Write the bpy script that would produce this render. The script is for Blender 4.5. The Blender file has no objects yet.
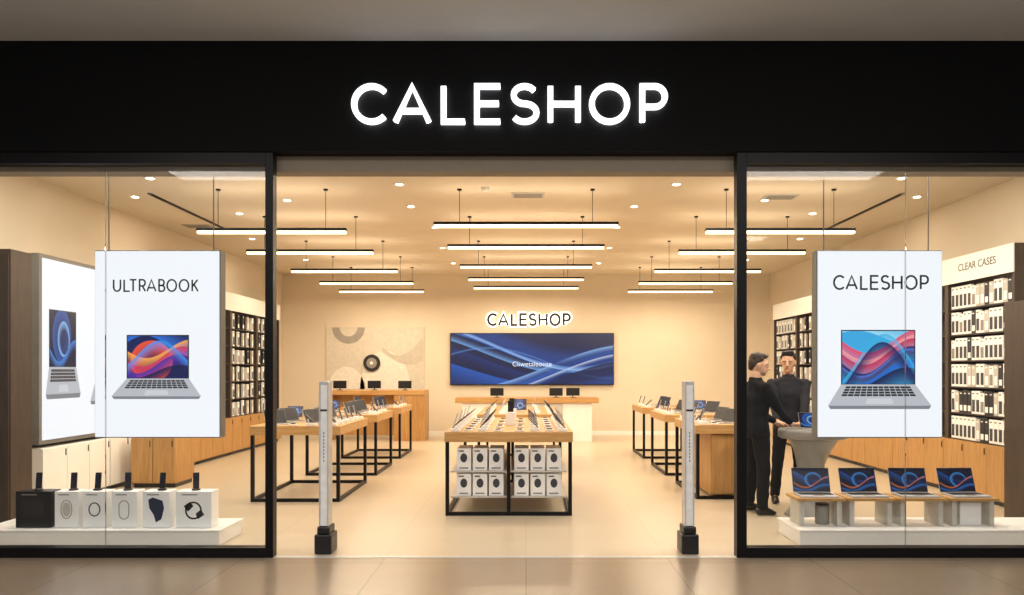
import bpy, bmesh, math, random
from mathutils import Vector, Matrix, noise
random.seed(4)
F=760.0; CX=526.0; CY=370.0; EYE=1.6
def PX(px,d): return (px-CX)*d/F
def PZ(py,d): return EYE-(py-CY)*d/F
scene=bpy.context.scene
COL=scene.collection

# ------------------------------------------------------------ materials
def lin(h):
    h=h.lstrip('#'); v=[int(h[i:i+2],16)/255 for i in (0,2,4)]
    return tuple([(c/12.92 if c<=0.04045 else ((c+0.055)/1.055)**2.4) for c in v]+[1.0])
def newmat(name):
    m=bpy.data.materials.new(name); m.use_nodes=True
    nt=m.node_tree; b=nt.nodes['Principled BSDF']; return m,nt,b
def mat(name,col,rough=0.5,metal=0.0,emis=None,es=0.0,var=0.06,scale=14,bump=0.0,spec=0.5):
    m,nt,b=newmat(name)
    c=lin(col)
    b.inputs['Roughness'].default_value=rough; b.inputs['Metallic'].default_value=metal
    b.inputs['Specular IOR Level'].default_value=spec
    tc=nt.nodes.new('ShaderNodeTexCoord'); n=nt.nodes.new('ShaderNodeTexNoise'); n.inputs['Scale'].default_value=scale
    nt.links.new(tc.outputs['Object'],n.inputs['Vector'])
    r=nt.nodes.new('ShaderNodeValToRGB')
    r.color_ramp.elements[0].position=0.3; r.color_ramp.elements[1].position=0.7
    r.color_ramp.elements[0].color=tuple([x*(1-var) for x in c[:3]]+[1]); r.color_ramp.elements[1].color=tuple([min(1,x*(1+var)) for x in c[:3]]+[1])
    nt.links.new(n.outputs['Fac'],r.inputs['Fac']); nt.links.new(r.outputs['Color'],b.inputs['Base Color'])
    if bump>0:
        bp=nt.nodes.new('ShaderNodeBump'); bp.inputs['Strength'].default_value=bump; bp.inputs['Distance'].default_value=0.01
        nt.links.new(n.outputs['Fac'],bp.inputs['Height']); nt.links.new(bp.outputs['Normal'],b.inputs['Normal'])
    if emis:
        b.inputs['Emission Color'].default_value=lin(emis); b.inputs['Emission Strength'].default_value=es
    return m
def wood(name,c1,c2,rough=0.45,axis='x'):
    m,nt,b=newmat(name)
    tc=nt.nodes.new('ShaderNodeTexCoord'); mp=nt.nodes.new('ShaderNodeMapping')
    mp.inputs['Scale'].default_value=(1.2,14,14) if axis=='x' else ((14,14,1.2) if axis=='z' else (14,1.2,14))
    n=nt.nodes.new('ShaderNodeTexNoise'); n.inputs['Scale'].default_value=2.2; n.inputs['Detail'].default_value=6; n.inputs['Distortion'].default_value=0.6
    r=nt.nodes.new('ShaderNodeValToRGB'); r.color_ramp.elements[0].position=0.3; r.color_ramp.elements[1].position=0.72
    r.color_ramp.elements[0].color=lin(c1); r.color_ramp.elements[1].color=lin(c2)
    nt.links.new(tc.outputs['Object'],mp.inputs['Vector']); nt.links.new(mp.outputs['Vector'],n.inputs['Vector'])
    nt.links.new(n.outputs['Fac'],r.inputs['Fac']); nt.links.new(r.outputs['Color'],b.inputs['Base Color'])
    b.inputs['Roughness'].default_value=rough
    return m
def tiles(name,c1,c2,grout,w,h,rough,mortar=0.004,off=0.0,nz=0.1,lo=0.85):
    m,nt,b=newmat(name)
    tc=nt.nodes.new('ShaderNodeTexCoord'); br=nt.nodes.new('ShaderNodeTexBrick')
    br.offset=off; br.inputs['Scale'].default_value=1.0; br.inputs['Mortar Size'].default_value=mortar
    br.inputs['Brick Width'].default_value=w; br.inputs['Row Height'].default_value=h
    br.inputs['Color1'].default_value=lin(c1); br.inputs['Color2'].default_value=lin(c2); br.inputs['Mortar'].default_value=lin(grout)
    nt.links.new(tc.outputs['Object'],br.inputs['Vector'])
    n=nt.nodes.new('ShaderNodeTexNoise'); n.inputs['Scale'].default_value=2.5; n.inputs['Detail'].default_value=4
    nt.links.new(tc.outputs['Object'],n.inputs['Vector'])
    mx=nt.nodes.new('ShaderNodeMix'); mx.data_type='RGBA'; mx.blend_type='MULTIPLY'; mx.inputs['Factor'].default_value=nz
    r=nt.nodes.new('ShaderNodeValToRGB'); r.color_ramp.elements[0].position=0.25; r.color_ramp.elements[0].color=(lo,lo,lo,1); r.color_ramp.elements[1].position=0.75
    nt.links.new(n.outputs['Fac'],r.inputs['Fac'])
    nt.links.new(br.outputs['Color'],mx.inputs['A']); nt.links.new(r.outputs['Color'],mx.inputs['B'])
    nt.links.new(mx.outputs['Result'],b.inputs['Base Color'])
    b.inputs['Roughness'].default_value=rough
    return m
def emit(name,col,s,base='#000000'):
    m,nt,b=newmat(name); b.inputs['Base Color'].default_value=lin(base)
    b.inputs['Emission Color'].default_value=lin(col); b.inputs['Emission Strength'].default_value=s; b.inputs['Roughness'].default_value=0.4
    return m
def silk(name,base,items,s=1.0):
    m,nt,b=newmat(name); L=nt.links
    tc=nt.nodes.new('ShaderNodeTexCoord'); sp=nt.nodes.new('ShaderNodeSeparateXYZ'); L.new(tc.outputs['Generated'],sp.inputs[0])
    def M(op,a,bb=None,c=None,cl=False):
        n=nt.nodes.new('ShaderNodeMath'); n.operation=op; n.use_clamp=cl
        for i,v in enumerate((a,bb,c)):
            if v is None: continue
            if isinstance(v,(int,float)): n.inputs[i].default_value=v
            else: L.new(v,n.inputs[i])
        return n.outputs[0]
    x=sp.outputs['X']; z=sp.outputs['Z']; cur=None
    for it in items:
        if it[0]=='s':
            _,a,k,amp,ph,w,sg,col,pw=it
            y=M('MULTIPLY_ADD',M('SINE',M('MULTIPLY_ADD',x,k,ph)),amp,a)
            v=M('MULTIPLY',M('SUBTRACT',z,y),sg)
        else:
            _,cx,cz,r,w,sg,col,pw=it
            dx=M('MULTIPLY',M('SUBTRACT',x,cx),1.4); dz=M('SUBTRACT',z,cz)
            d=M('SQRT',M('ADD',M('MULTIPLY',dx,dx),M('MULTIPLY',dz,dz)))
            v=M('MULTIPLY',M('SUBTRACT',d,r),sg)
        pos=M('MULTIPLY',v,60.0,cl=True)
        f=M('POWER',M('SUBTRACT',1.0,M('DIVIDE',v,w),cl=True),pw); f=M('MULTIPLY',f,pos,cl=True)
        mx=nt.nodes.new('ShaderNodeMix'); mx.data_type='RGBA'
        L.new(f,mx.inputs['Factor']); mx.inputs['B'].default_value=lin(col)
        if cur is None: mx.inputs['A'].default_value=lin(base)
        else: L.new(cur,mx.inputs['A'])
        cur=mx.outputs['Result']
    L.new(cur,b.inputs['Emission Color']); b.inputs['Emission Strength'].default_value=s
    b.inputs['Base Color'].default_value=(0.01,0.01,0.02,1); b.inputs['Roughness'].default_value=.25
    return m
def glassmat(name,tint='#ffffff'):
    m=bpy.data.materials.new(name); m.use_nodes=True; nt=m.node_tree; nt.nodes.clear()
    o=nt.nodes.new('ShaderNodeOutputMaterial'); mx=nt.nodes.new('ShaderNodeMixShader'); t=nt.nodes.new('ShaderNodeBsdfTransparent')
    g=nt.nodes.new('ShaderNodeBsdfGlossy'); g.inputs['Roughness'].default_value=0.02
    fr=nt.nodes.new('ShaderNodeFresnel'); fr.inputs['IOR'].default_value=1.26
    t.inputs['Color'].default_value=lin(tint)
    nt.links.new(fr.outputs['Fac'],mx.inputs['Fac']); nt.links.new(t.outputs['BSDF'],mx.inputs[1]); nt.links.new(g.outputs['BSDF'],mx.inputs[2])
    nt.links.new(mx.outputs['Shader'],o.inputs['Surface']); return m

M_black=mat('black_cladding','#050506',0.65,spec=.15)
M_frame=mat('black_metal','#0c0c0e',0.4,0.2,spec=.3)
M_mall_ceiling=mat('mall_plaster','#bdbdbc',0.9,scale=3,var=.02)
M_mall_floor=tiles('mall_floor_tile','#a2917d','#9b8a76','#85755f',1.2,0.9,0.24,0.004,nz=.5,lo=.85)
M_floor=tiles('shop_floor_tile','#cbbda6','#c7b9a2','#b7a88f',1.2,1.2,0.30,0.003)
M_wall=mat('cream_plaster','#e2d6c2',0.85,scale=2,var=0.02)
M_ceil=mat('ceiling_paint','#e2d7c4',0.9,scale=2,var=0.02)
M_white=mat('white_laminate','#f3f2ef',0.4,var=0.02)
M_card=mat('white_card','#f8f8f7',0.6,var=0.01)
M_wood=wood('oak_veneer','#b58850','#cfa468',0.45,'x')
M_woodz=wood('oak_veneer_upright','#ab7d46','#c3975d',0.45,'z')
M_dwood=wood('dark_walnut','#382b22','#4b3b2d',0.5,'z')
M_steel=mat('brushed_steel','#d6d6d4',0.3,0.35)
M_silver=mat('silver_aluminium','#c6c8cc',0.35,0.3)
M_grey=mat('grey_paint','#8f8b84',0.5)
M_lgrey=mat('light_grey_paint','#c4c0b8',0.5)
M_pgrey=mat('poster_frame_grey','#77756f',0.5)
M_dark=mat('dark_plastic','#17171a',0.35)
M_key=mat('keyboard_black','#222226',0.5)
M_glass=glassmat('clear_glass','#fdfefe')
M_letter=emit('white_letter_light','#ffffff',1.35,'#ffffff')
M_letback=emit('letter_back_glow','#f2f4ff',9.0,'#ffffff')
M_halo=emit('white_halo_light','#fff8ea',1.15,'#ffffff')
M_lamp=emit('warm_lamp_diffuser','#ffe0ae',3.0,'#ffffff')
M_down=emit('downlight_lens','#fff0d0',6.0,'#ffffff')
M_lb=emit('lightbox_face','#f7faff',1.0,'#202020')
M_txt=mat('dark_print','#1c1f25',0.6)
M_txtg=mat('grey_print','#3c4048',0.6)
M_whtxt=emit('white_print','#ffffff',1.2)
P_sil=emit('printed_silver','#c0c3ca',.95); P_edge=emit('printed_mid_grey','#878a92',.9); P_dark=emit('printed_black','#1c1d22',.9); P_pad=emit('printed_light_grey','#d4d6dc',.95)  # ink tones of the laptop picture, mid grey for its front edge
M_wave=silk('blue_silk_waves','#051a44',[('s',.34,3.0,.34,2.9,.55,-1,'#1c58b4',1.5),('s',.66,3.4,.40,2.1,.50,1,'#2260bc',1.5),
 ('s',.62,3.2,.40,2.5,.16,1,'#78aeee',2.2),('s',.54,3.1,.40,2.6,.20,-1,'#0a2c6c',.9),('s',.30,3.0,.42,4.6,.40,-1,'#0c3680',.8),('s',.36,3.0,.44,4.5,.16,-1,'#8cbaf2',2.2),('s',.26,3.0,.44,4.45,.20,-1,'#1d56ac',1.0),
 ('s',.70,3.2,.44,2.2,.14,1,'#a4ccf6',2.4),('s',.78,3.2,.44,2.25,.28,1,'#0d337c',.8),('s',.20,3.0,.44,4.4,.09,-1,'#dcebff',2.2),('s',.40,4.2,.30,.6,.06,1,'#5a98e4',2.0),('s',.12,3.0,.40,4.3,.5,-1,'#07224f',.5)],.95)
M_sw1=silk('swirl_orange_blue','#0c1a52',[('s',.75,4,.25,.4,.5,1,'#2a6fd8',1.2),('c',.40,.40,.50,.5,-1,'#f0522e',1.0),('s',.70,4.2,.22,3.4,.30,-1,'#ffab4c',1.4),('s',.52,4.6,.24,3.6,.35,-1,'#d0305a',1.1),('s',.34,4.8,.22,3.9,.4,-1,'#4a2aa0',.9),('s',.55,4.2,.35,5.6,.30,-1,'#2f8fe8',1.4),('s',.16,4,.16,4.4,.3,-1,'#0a1244',.5)],1.0)
M_sw2=silk('swirl_red_blue','#3aa8e0',[('s',.86,4,.14,.8,.5,1,'#9adcf6',1.2),('s',.82,4.4,.22,3.2,.34,-1,'#e8405e',.8),('s',.70,4.4,.24,3.3,.20,-1,'#ff9a94',1.4),('s',.62,4.5,.25,3.35,.34,-1,'#c4264e',.7),('s',.46,4.6,.26,3.4,.36,-1,'#16205e',.5),('s',.42,4.6,.26,3.5,.10,-1,'#5a7fe0',1.6),('s',.24,4.4,.22,3.8,.4,-1,'#1f66c8',.7),('s',.12,4.2,.20,4.1,.4,-1,'#0b1540',.5),('s',.45,4.2,.5,5.4,.22,-1,'#2fb0e4',1.4),('s',.30,4.2,.5,5.5,.3,-1,'#10205a',.6)],1.0)
M_sw3=silk('swirl_dark_blue','#040a1c',[('s',.72,4.2,.24,2.2,.40,-1,'#124488',1.5),('c',.56,.50,.34,.16,-1,'#3a8cd8',1.7),('c',.60,.46,.27,.34,-1,'#081638',.5),('s',.42,4.6,.24,3.2,.14,-1,'#d0703a',1.7),('s',.34,4.6,.24,3.3,.4,-1,'#081838',.5),('s',.18,5,.14,3.2,.16,-1,'#2468b4',1.4)],.85)
M_sw4=silk('swirl_blue','#04122e',[('c',.45,.55,.5,.5,-1,'#1c56a8',1.2),('c',.52,.5,.33,.22,-1,'#8cc0f0',1.6),('c',.55,.45,.24,.4,-1,'#0a2a66',.7),('s',.3,5,.2,3,.2,-1,'#3f86d8',1.2)],.95)
M_scr=emit('dim_screen','#1a2740',0.35)
M_skin=mat('skin','#e0b295',0.55,var=0.04,scale=30)
M_skin2=mat('skin_warm','#dca886',0.55,var=0.04,scale=30)
M_hair=mat('dark_hair','#1b130e',0.6,scale=120,var=0.5,bump=0.5)
M_hair2=mat('brown_hair','#33241a',0.6,scale=120,var=0.5,bump=0.5)
M_cloth=mat('black_cloth','#141417',0.85,scale=60,bump=0.2,spec=.2)
M_cloth2=mat('charcoal_cloth','#29292e',0.85,scale=60,bump=0.2,spec=.2)
M_trous=mat('dark_trousers','#141519',0.85,scale=60,bump=0.2,spec=.2)
M_shoe=mat('black_shoe','#0d0d0e',0.35)
M_eye=mat('eye_white','#e8e4dc',0.3); M_iris=mat('iris_brown','#22150d',0.3); M_lip=mat('lip','#a8645a',0.5)
M_stone=mat('grey_stone','#92918f',0.35,scale=6,var=0.04)

# ------------------------------------------------------------ builders
class MB:
    def __init__(s): s.bm=bmesh.new()
    def box(s,x0,x1,y0,y1,z0,z1,mi=0,M=None):
        vs=[s.bm.verts.new(v) for v in ((x0,y0,z0),(x1,y0,z0),(x1,y1,z0),(x0,y1,z0),(x0,y0,z1),(x1,y0,z1),(x1,y1,z1),(x0,y1,z1))]
        if M is not None:
            for v in vs: v.co=M@v.co
        for f in ((3,2,1,0),(4,5,6,7),(0,1,5,4),(1,2,6,5),(2,3,7,6),(3,0,4,7)):
            fc=s.bm.faces.new([vs[i] for i in f]); fc.material_index=mi
        return s
    def lathe(s,prof,seg=32,c=(0,0,0),mi=0,M=None,rx=1,ry=1,fn=None):
        rings=[]
        for r,z in prof:
            ring=[]
            for i in range(seg):
                a=2*math.pi*i/seg; rr=r*(fn(a,z) if fn else 1); p=Vector((c[0]+rr*rx*math.cos(a),c[1]+rr*ry*math.sin(a),c[2]+z))
                if M is not None: p=M@p
                ring.append(s.bm.verts.new(p))
            rings.append(ring)
        for a,b in zip(rings,rings[1:]):
            for i in range(seg):
                f=s.bm.faces.new((a[i],a[(i+1)%seg],b[(i+1)%seg],b[i])); f.material_index=mi; f.smooth=True
        f=s.bm.faces.new(list(reversed(rings[0]))); f.material_index=mi
        f=s.bm.faces.new(rings[-1]); f.material_index=mi
        return s
    def poly(s,pts,y0,y1,mi=0):
        a=[s.bm.verts.new((p[0],y0,p[1])) for p in pts]; b=[s.bm.verts.new((p[0],y1,p[1])) for p in pts]
        n=len(pts); f=s.bm.faces.new(a); f.material_index=mi; f=s.bm.faces.new(list(reversed(b))); f.material_index=mi
        for i in range(n):
            f=s.bm.faces.new((a[(i+1)%n],a[i],b[i],b[(i+1)%n])); f.material_index=mi
        return s
    def ribbon(s,pts,w,y0,y1,closed=False,mi=0):
        n=len(pts); P=[Vector((p[0],p[1])) for p in pts]; V=[]
        for i in range(n):
            pa=P[i-1] if (i>0 or closed) else None; pb=P[(i+1)%n] if (i<n-1 or closed) else None
            ns=[]
            if pa is not None: d=(P[i]-pa).normalized(); ns.append(Vector((-d.y,d.x)))
            if pb is not None: d=(pb-P[i]).normalized(); ns.append(Vector((-d.y,d.x)))
            nn=sum(ns,Vector((0,0)))
            nn.normalize(); k=1/max(0.72,nn.dot(ns[0])); o=nn*w*0.5*k
            l=P[i]+o; r=P[i]-o
            V.append([s.bm.verts.new((l.x,y0,l.y)),s.bm.verts.new((r.x,y0,r.y)),s.bm.verts.new((r.x,y1,r.y)),s.bm.verts.new((l.x,y1,l.y))])
        rng=range(n) if closed else range(n-1)
        for i in rng:
            a=V[i]; b=V[(i+1)%n]
            for j in range(4):
                f=s.bm.faces.new((a[j],b[j],b[(j+1)%4],a[(j+1)%4])); f.material_index=mi
        if not closed:
            s.bm.faces.new(V[0]).material_index=mi; s.bm.faces.new(list(reversed(V[-1]))).material_index=mi
        return s
    def hull(s,ells,M=None):
        pts=[]
        for c,r in ells:
            if isinstance(r,(int,float)): r=(r,r,r)
            for u in ICO:
                p=Vector((c[0]+u.x*r[0],c[1]+u.y*r[1],c[2]+u.z*r[2]))
                if M is not None: p=M@p
                pts.append(s.bm.verts.new(p))
        res=bmesh.ops.convex_hull(s.bm,input=pts,use_existing_faces=False)
        dl=[g for g in set(res['geom_interior'])|set(res['geom_unused']) if isinstance(g,bmesh.types.BMVert) and g.is_valid]
        if dl: bmesh.ops.delete(s.bm,geom=dl,context='VERTS')
        return s
    def done(s,name,mats,parent=None,loc=(0,0,0),rot=(0,0,0),bevel=0,smooth=False,**kw):
        bmesh.ops.recalc_face_normals(s.bm,faces=s.bm.faces[:])
        me=bpy.data.meshes.new(name); s.bm.to_mesh(me); s.bm.free()
        if not isinstance(mats,(list,tuple)): mats=[mats]
        for m in mats: me.materials.append(m)
        if smooth: me.polygons.foreach_set('use_smooth',[True]*len(me.polygons))
        o=bpy.data.objects.new(name,me); COL.objects.link(o); o.location=loc; o.rotation_euler=rot
        if parent: o.parent=parent
        if bevel:
            md=o.modifiers.new('bevel','BEVEL'); md.width=bevel; md.segments=2; md.limit_method='ANGLE'
        for k,v in kw.items(): o[k]=v
        return o
_t=bmesh.new(); bmesh.ops.create_icosphere(_t,subdivisions=2,radius=1); ICO=[v.co.copy() for v in _t.verts]; _t.free()

# ------------------------------------------------------------ people (built first, while the scene is small)
def seg(a,ra,b,rb): return [(a,ra),(b,rb)]
def build(name,groups,voxel,m,parent,sm=4,nz=0.0,**kw):
    mb=MB()
    for g in groups:
        M=None
        if isinstance(g,tuple): g,M=g
        mb.hull(g,M)
    o=mb.done(name,m,None)
    md=o.modifiers.new('r','REMESH'); md.mode='VOXEL'; md.voxel_size=voxel; md.use_smooth_shade=True
    m2=o.modifiers.new('s','SMOOTH'); m2.iterations=sm; m2.factor=.5
    dg=bpy.context.evaluated_depsgraph_get(); me=bpy.data.meshes.new_from_object(o.evaluated_get(dg)); 
    o.modifiers.clear(); o.data=me
    if nz:
        for v in me.vertices:
            p=v.co; v.co=p+v.normal*(noise.noise(Vector((p.x*7,p.y*7,p.z*11)))*nz)
    me.polygons.foreach_set('use_smooth',[True]*len(me.polygons))
    if not me.materials: me.materials.append(m)
    if parent: o.parent=parent
    for k,v in kw.items(): o[k]=v
    return o
def ik(a,b,l1,l2,pole):
    d=b-a; L=min(d.length,l1+l2-.004); dn=d.normalized(); x=(l1*l1-l2*l2+L*L)/(2*L); hh=math.sqrt(max(0,l1*l1-x*x))
    p=pole-dn*pole.dot(dn); p.normalize(); return a+dn*x+p*hh
def hand(W,dr,n,side,curl=.5):
    dr=dr.normalized(); n=(n-dr*n.dot(dr)).normalized(); s=dr.cross(n).normalized()*side
    G=[]
    G.append([(W,.024),(W+dr*.03+s*.022,.015),(W+dr*.03-s*.022,.015),(W+dr*.085+s*.028,.011),(W+dr*.085-s*.028,.011)])
    for o,L in ((-.031,.060),(-.0105,.072),(.0105,.078),(.031,.070)):
        p=W+dr*.085+s*o; a=.15*curl
        for k,f in enumerate((.45,.32,.23)):
            a+=curl*.6; dd=(dr*math.cos(a)+n*math.sin(a)+s*o*1.5).normalized(); q=p+dd*L*f
            G.append(seg(p,.0088-.0008*k,q,.0082-.0008*k)); p=q
    p=W+dr*.025+s*.026; q=p+(dr*.55+s*.75+n*.25).normalized()*.04; r=q+(dr*.85+s*.35+n*.4).normalized()*.032
    G.append(seg(p,.013,q,.011)); G.append(seg(q,.011,r,.009)); return G
def person(label,loc,yaw,sc,hands,head,skin,hair,shirt,stance=.1,hairstyle=0):
    V=Vector
    Hm=Matrix.Translation((0,0,1.525))@Matrix.Rotation(head[0],4,'Z')@Matrix.Rotation(head[1],4,'X')@Matrix.Scale(1.08,4)@Matrix.Translation((0,0,-1.565))
    body=[]; sh=[]; tr=[]
    body.append([((0,0,.95),(.14,.10,.08)),((0,0,1.12),(.13,.09,.05))])
    body.append([((0,0,1.12),(.13,.09,.05)),((0,-.005,1.30),(.15,.10,.06)),((0,.0,1.39),(.14,.06,.03))])
    body.append([((0,.015,1.36),(.058,.056,.03)),((0,.010,1.57),(.060,.062,.03))])
    hd=[]
    hd.append(([((0,.012,1.715),(.074,.094,.09)),((0,-.03,1.70),(.064,.058,.07))],Hm))
    hd.append(([((0,-.02,1.68),(.064,.066,.05)),((0,-.048,1.625),(.046,.038,.03)),((0,-.066,1.602),(.024,.018,.018)),((0,.03,1.65),(.058,.05,.04))],Hm))
    hd.append(([((0,-.086,1.708),.008),((0,-.108,1.668),(.012,.011,.009))],Hm)); hd.append(([((-.012,-.095,1.665),.008),((.012,-.095,1.665),.008)],Hm))
    hd.append(([((-.04,-.076,1.716),(.018,.009,.006)),((.04,-.076,1.716),(.018,.009,.006))],Hm))
    hd.append(([((-.014,-.084,1.640),(.008,.006,.007)),((.014,-.084,1.640),(.008,.006,.007))],Hm))
    for s in (-1,1): hd.append(([((s*.076,.008,1.69),(.009,.018,.02)),((s*.073,.002,1.662),(.008,.011,.012))],Hm))
    body+=hd
    sh.append([((0,0,.87),(.180,.132,.04)),((0,0,1.1),(.160,.118,.05))])
    sh.append([((0,0,1.1),(.160,.118,.05)),((0,-.008,1.28),(.182,.132,.08)),((0,.0,1.40),(.170,.10,.045))])
    sh.append([((-.155,.0,1.415),(.05,.07,.045)),((.155,0,1.415),(.05,.07,.045)),((0,.010,1.485),(.085,.075,.022))])
    sh.append([((0,0,1.38),(.12,.105,.05)),((0,.008,1.47),(.085,.08,.02))])
    sh.append([((0,.010,1.47),(.08,.078,.02)),((0,.012,1.515),(.070,.072,.012))])
    ankles=[];
    for s in (-1,1):
        hip=V((s*.085,0,.88)); knee=V((s*(.09+stance*.3),-.02,.50)); ank=V((s*(.09+stance*.6),.02,.09))
        body+= [seg(hip,.070,knee,.05),seg(knee,.048,ank,.036),[(ank,.036),(ank+V((0,-.1,-.05)),(.035,.05,.022))]]
        tr+= [seg(hip,(.088,.108,.07),knee,(.070,.078,.06)),seg(knee,(.070,.078,.06),ank+V((0,0,.0)),(.058,.066,.03))]
        ankles.append(ank)
        shd=V((s*.188,.0,1.405)); W=V(hands[0 if s<0 else 1][0]); dr=V(hands[0 if s<0 else 1][1]); n=V(hands[0 if s<0 else 1][2])
        el=ik(shd,W,.29,.26,V((s*.35,.4,-1)))
        body+= [seg(shd,.048,el,.038),seg(el,.038,W,.025)]+hand(W,dr,n,-s)
        sh+= [[((s*.13,0,1.405),(.05,.07,.05)),(shd,.064)],seg(shd,.066,el,.054),seg(el,.054,el.lerp(W,.84),.040)]
    tr.append([((0,0,.95),(.155,.110,.05)),((0,0,.87),(.165,.118,.05))])
    p=build('person',body,.0062,skin,None,2)
    p['label']=label; p['category']='person'
    build('shirt',sh,.010,shirt,p,5,.012); build('trousers',tr,.010,M_trous,p,5,.010)
    for a in ankles:
        MB().hull([(a+V((0,.035,-.04)),(.042,.04,.045)),(a+V((0,-.12,-.065)),(.046,.055,.022)),(a+V((0,-.05,-.03)),(.042,.05,.035))]).done('shoe',M_shoe,p,smooth=True)
    hr=[([((0,.030,1.752),(.079,.088,.068)),((0,-.010,1.787),(.056,.052,.028))],Hm),([((0,.060,1.71),(.076,.058,.07)),((0,.072,1.645),(.055,.034,.03))],Hm)]
    for s in (-1,1): hr.append(([((s*.068,-.005,1.752),(.011,.035,.022)),((s*.070,.030,1.72),(.011,.022,.03))],Hm))
    hr.append(([((-.035,-.052,1.788),(.026,.018,.012)),((.03,-.050,1.794),(.034,.022,.016))],Hm))
    if hairstyle: hr.append(([((-.02,-.045,1.808),(.04,.03,.014)),((.03,-.04,1.812),(.04,.03,.014))],Hm))
    build('hair',hr,.006,hair,p,1,.010)
    for s in (-1,1):
        ey=MB().hull([((s*.031,-.0795,1.695),(.012,.009,.0055))],Hm).done('eye',M_eye,p,smooth=True)
        MB().hull([((s*.031,-.0865,1.695),(.006,.003,.0055))],Hm).done('iris',M_iris,ey,smooth=True)
        MB().hull([((s*.018,-.087,1.716),(.004,.003,.003)),((s*.045,-.081,1.718),(.005,.003,.0025))],Hm).done('eyebrow',hair,p,smooth=True)
    MB().hull([((-.020,-.082,1.643),(.004,.003,.003)),((0,-.0905,1.637),(.008,.004,.005)),((.020,-.082,1.643),(.004,.003,.003))],Hm).done('mouth',M_lip,p,smooth=True)
    p.location=loc; p.rotation_euler=(0,0,yaw); p.scale=(sc,sc,sc)
    return p
person('person in black long-sleeved shirt and trousers, standing at round counter',(2.58,8.50,0),math.radians(102),1.0,
  [((-.12,-.36,1.0),(.1,-1,-.1),(0,0,-1)),((.12,-.31,1.0),(-.3,-1,-.1),(0,0,-1))],(math.radians(-28),math.radians(12)),M_skin,M_hair2,M_cloth)
person('smiling person in charcoal shirt, standing behind round counter',(3.16,9.16,0),math.radians(-14),1.02,
  [((-.15,-.38,.98),(.15,-1,-.05),(0,0,-1)),((.12,-.38,.98),(-.2,-1,-.05),(0,0,-1))],(math.radians(-10),math.radians(9)),M_skin2,M_hair,M_cloth2,hairstyle=1)

def B(name,m,x0,x1,y0,y1,z0,z1,parent=None,bevel=0,**kw):
    return MB().box(x0,x1,y0,y1,z0,z1).done(name,m,parent,bevel=bevel,**kw)
def S(name,m,x0,x1,y0,y1,z0,z1,bevel=0): # structure
    return B(name,m,x0,x1,y0,y1,z0,z1,bevel=bevel,kind='structure')
def thing(name,label,cat,loc=(0,0,0),rz=0,group=None):
    e=bpy.data.objects.new(name,None); e.empty_display_size=0.1; COL.objects.link(e)
    e.location=loc; e.rotation_euler=(0,0,rz); e['label']=label; e['category']=cat
    if group: e['group']=group
    return e
def dup(src,loc=None,rz=None,label=None,parent=None):
    o=src.copy(); COL.objects.link(o)
    if parent is not None: o.parent=parent; o.matrix_parent_inverse=src.matrix_parent_inverse.copy()
    if loc is not None: o.location=loc
    if rz is not None: o.rotation_euler=(0,0,rz)
    if label: o['label']=label
    for c in list(src.children): dup(c,parent=o)
    return o
def text(name,body,size,m,parent,loc,rot=(math.pi/2,0,0),ext=0.001,align='CENTER',offset=0.0,spacing=1.0,**kw):
    cu=bpy.data.curves.new(name,'FONT'); cu.body=body; cu.size=size; cu.extrude=ext; cu.align_x=align; cu.align_y='CENTER'; cu.offset=offset; cu.space_character=spacing
    o=bpy.data.objects.new('tmp',cu); COL.objects.link(o)
    dg=bpy.context.evaluated_depsgraph_get(); me=bpy.data.meshes.new_from_object(o.evaluated_get(dg)); bpy.data.objects.remove(o)
    me.materials.clear(); me.materials.append(m)
    t=bpy.data.objects.new(name,me); COL.objects.link(t); t.parent=parent; t.location=loc; t.rotation_euler=rot
    for k,v in kw.items(): t[k]=v
    return t
def arc(cx,cy,rx,ry,a0,a1,n=20):
    return [(cx+rx*math.cos(math.radians(a0+(a1-a0)*i/n)),cy+ry*math.sin(math.radians(a0+(a1-a0)*i/n))) for i in range(n+1)]
GL={
'C':(0.86,[(arc(.5,.5,.5,.5,44,316,28),0)]),
'A':(0.94,[([(0,0),(.47,1),(.94,0)],0),([(.19,.3),(.75,.3)],0)]),
'L':(0.60,[([(0,1),(0,0),(.60,0)],0)]),
'E':(0.66,[([(.66,1),(0,1),(0,0),(.66,0)],0),([(0,.51),(.62,.51)],0)]),
'S':(0.70,[(arc(.35,.755,.31,.245,32,270,16)+arc(.35,.255,.34,.255,90,-148,16)[1:],0)]),
'H':(0.78,[([(0,0),(0,1)],0),([(.78,0),(.78,1)],0),([(0,.5),(.78,.5)],0)]),
'O':(1.0,[(arc(.5,.5,.5,.5,0,360,36)[:-1],1)]),
'P':(0.64,[([(0,0),(0,1)]+arc(.35,.71,.29,.29,90,-90,14)+[(0,.42)],0)]),
'U':(0.74,[([(0,1),(0,.37)]+arc(.37,.37,.37,.37,180,360,14)+[(.74,1)],0)]),
'T':(0.70,[([(0,1),(.70,1)],0),([(.35,0),(.35,1)],0)]),
'R':(0.62,[([(0,0),(0,1)]+arc(.33,.73,.27,.27,90,-90,14)+[(0,.46)],0),([(.3,.46),(.62,0)],0)]),
'B':(0.60,[([(0,0),(0,1)]+arc(.30,.75,.25,.25,90,-90,12)+[(0,.5)],0),([(.0,.5),(.32,.5)]+arc(.32,.25,.28,.25,90,-90,12)+[(0,0)],0)]),
'K':(0.62,[([(0,0),(0,1)],0),([(.58,1),(.02,.42)],0),([(.2,.58),(.62,0)],0)]),
}
KERN={'LT':-.20,'TR':.02,'RA':-.08,'CA':-.08,'LE':-.02,'ES':-.03,'BO':-.02,'OO':-.02,'OK':.02,'UL':.05}
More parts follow.
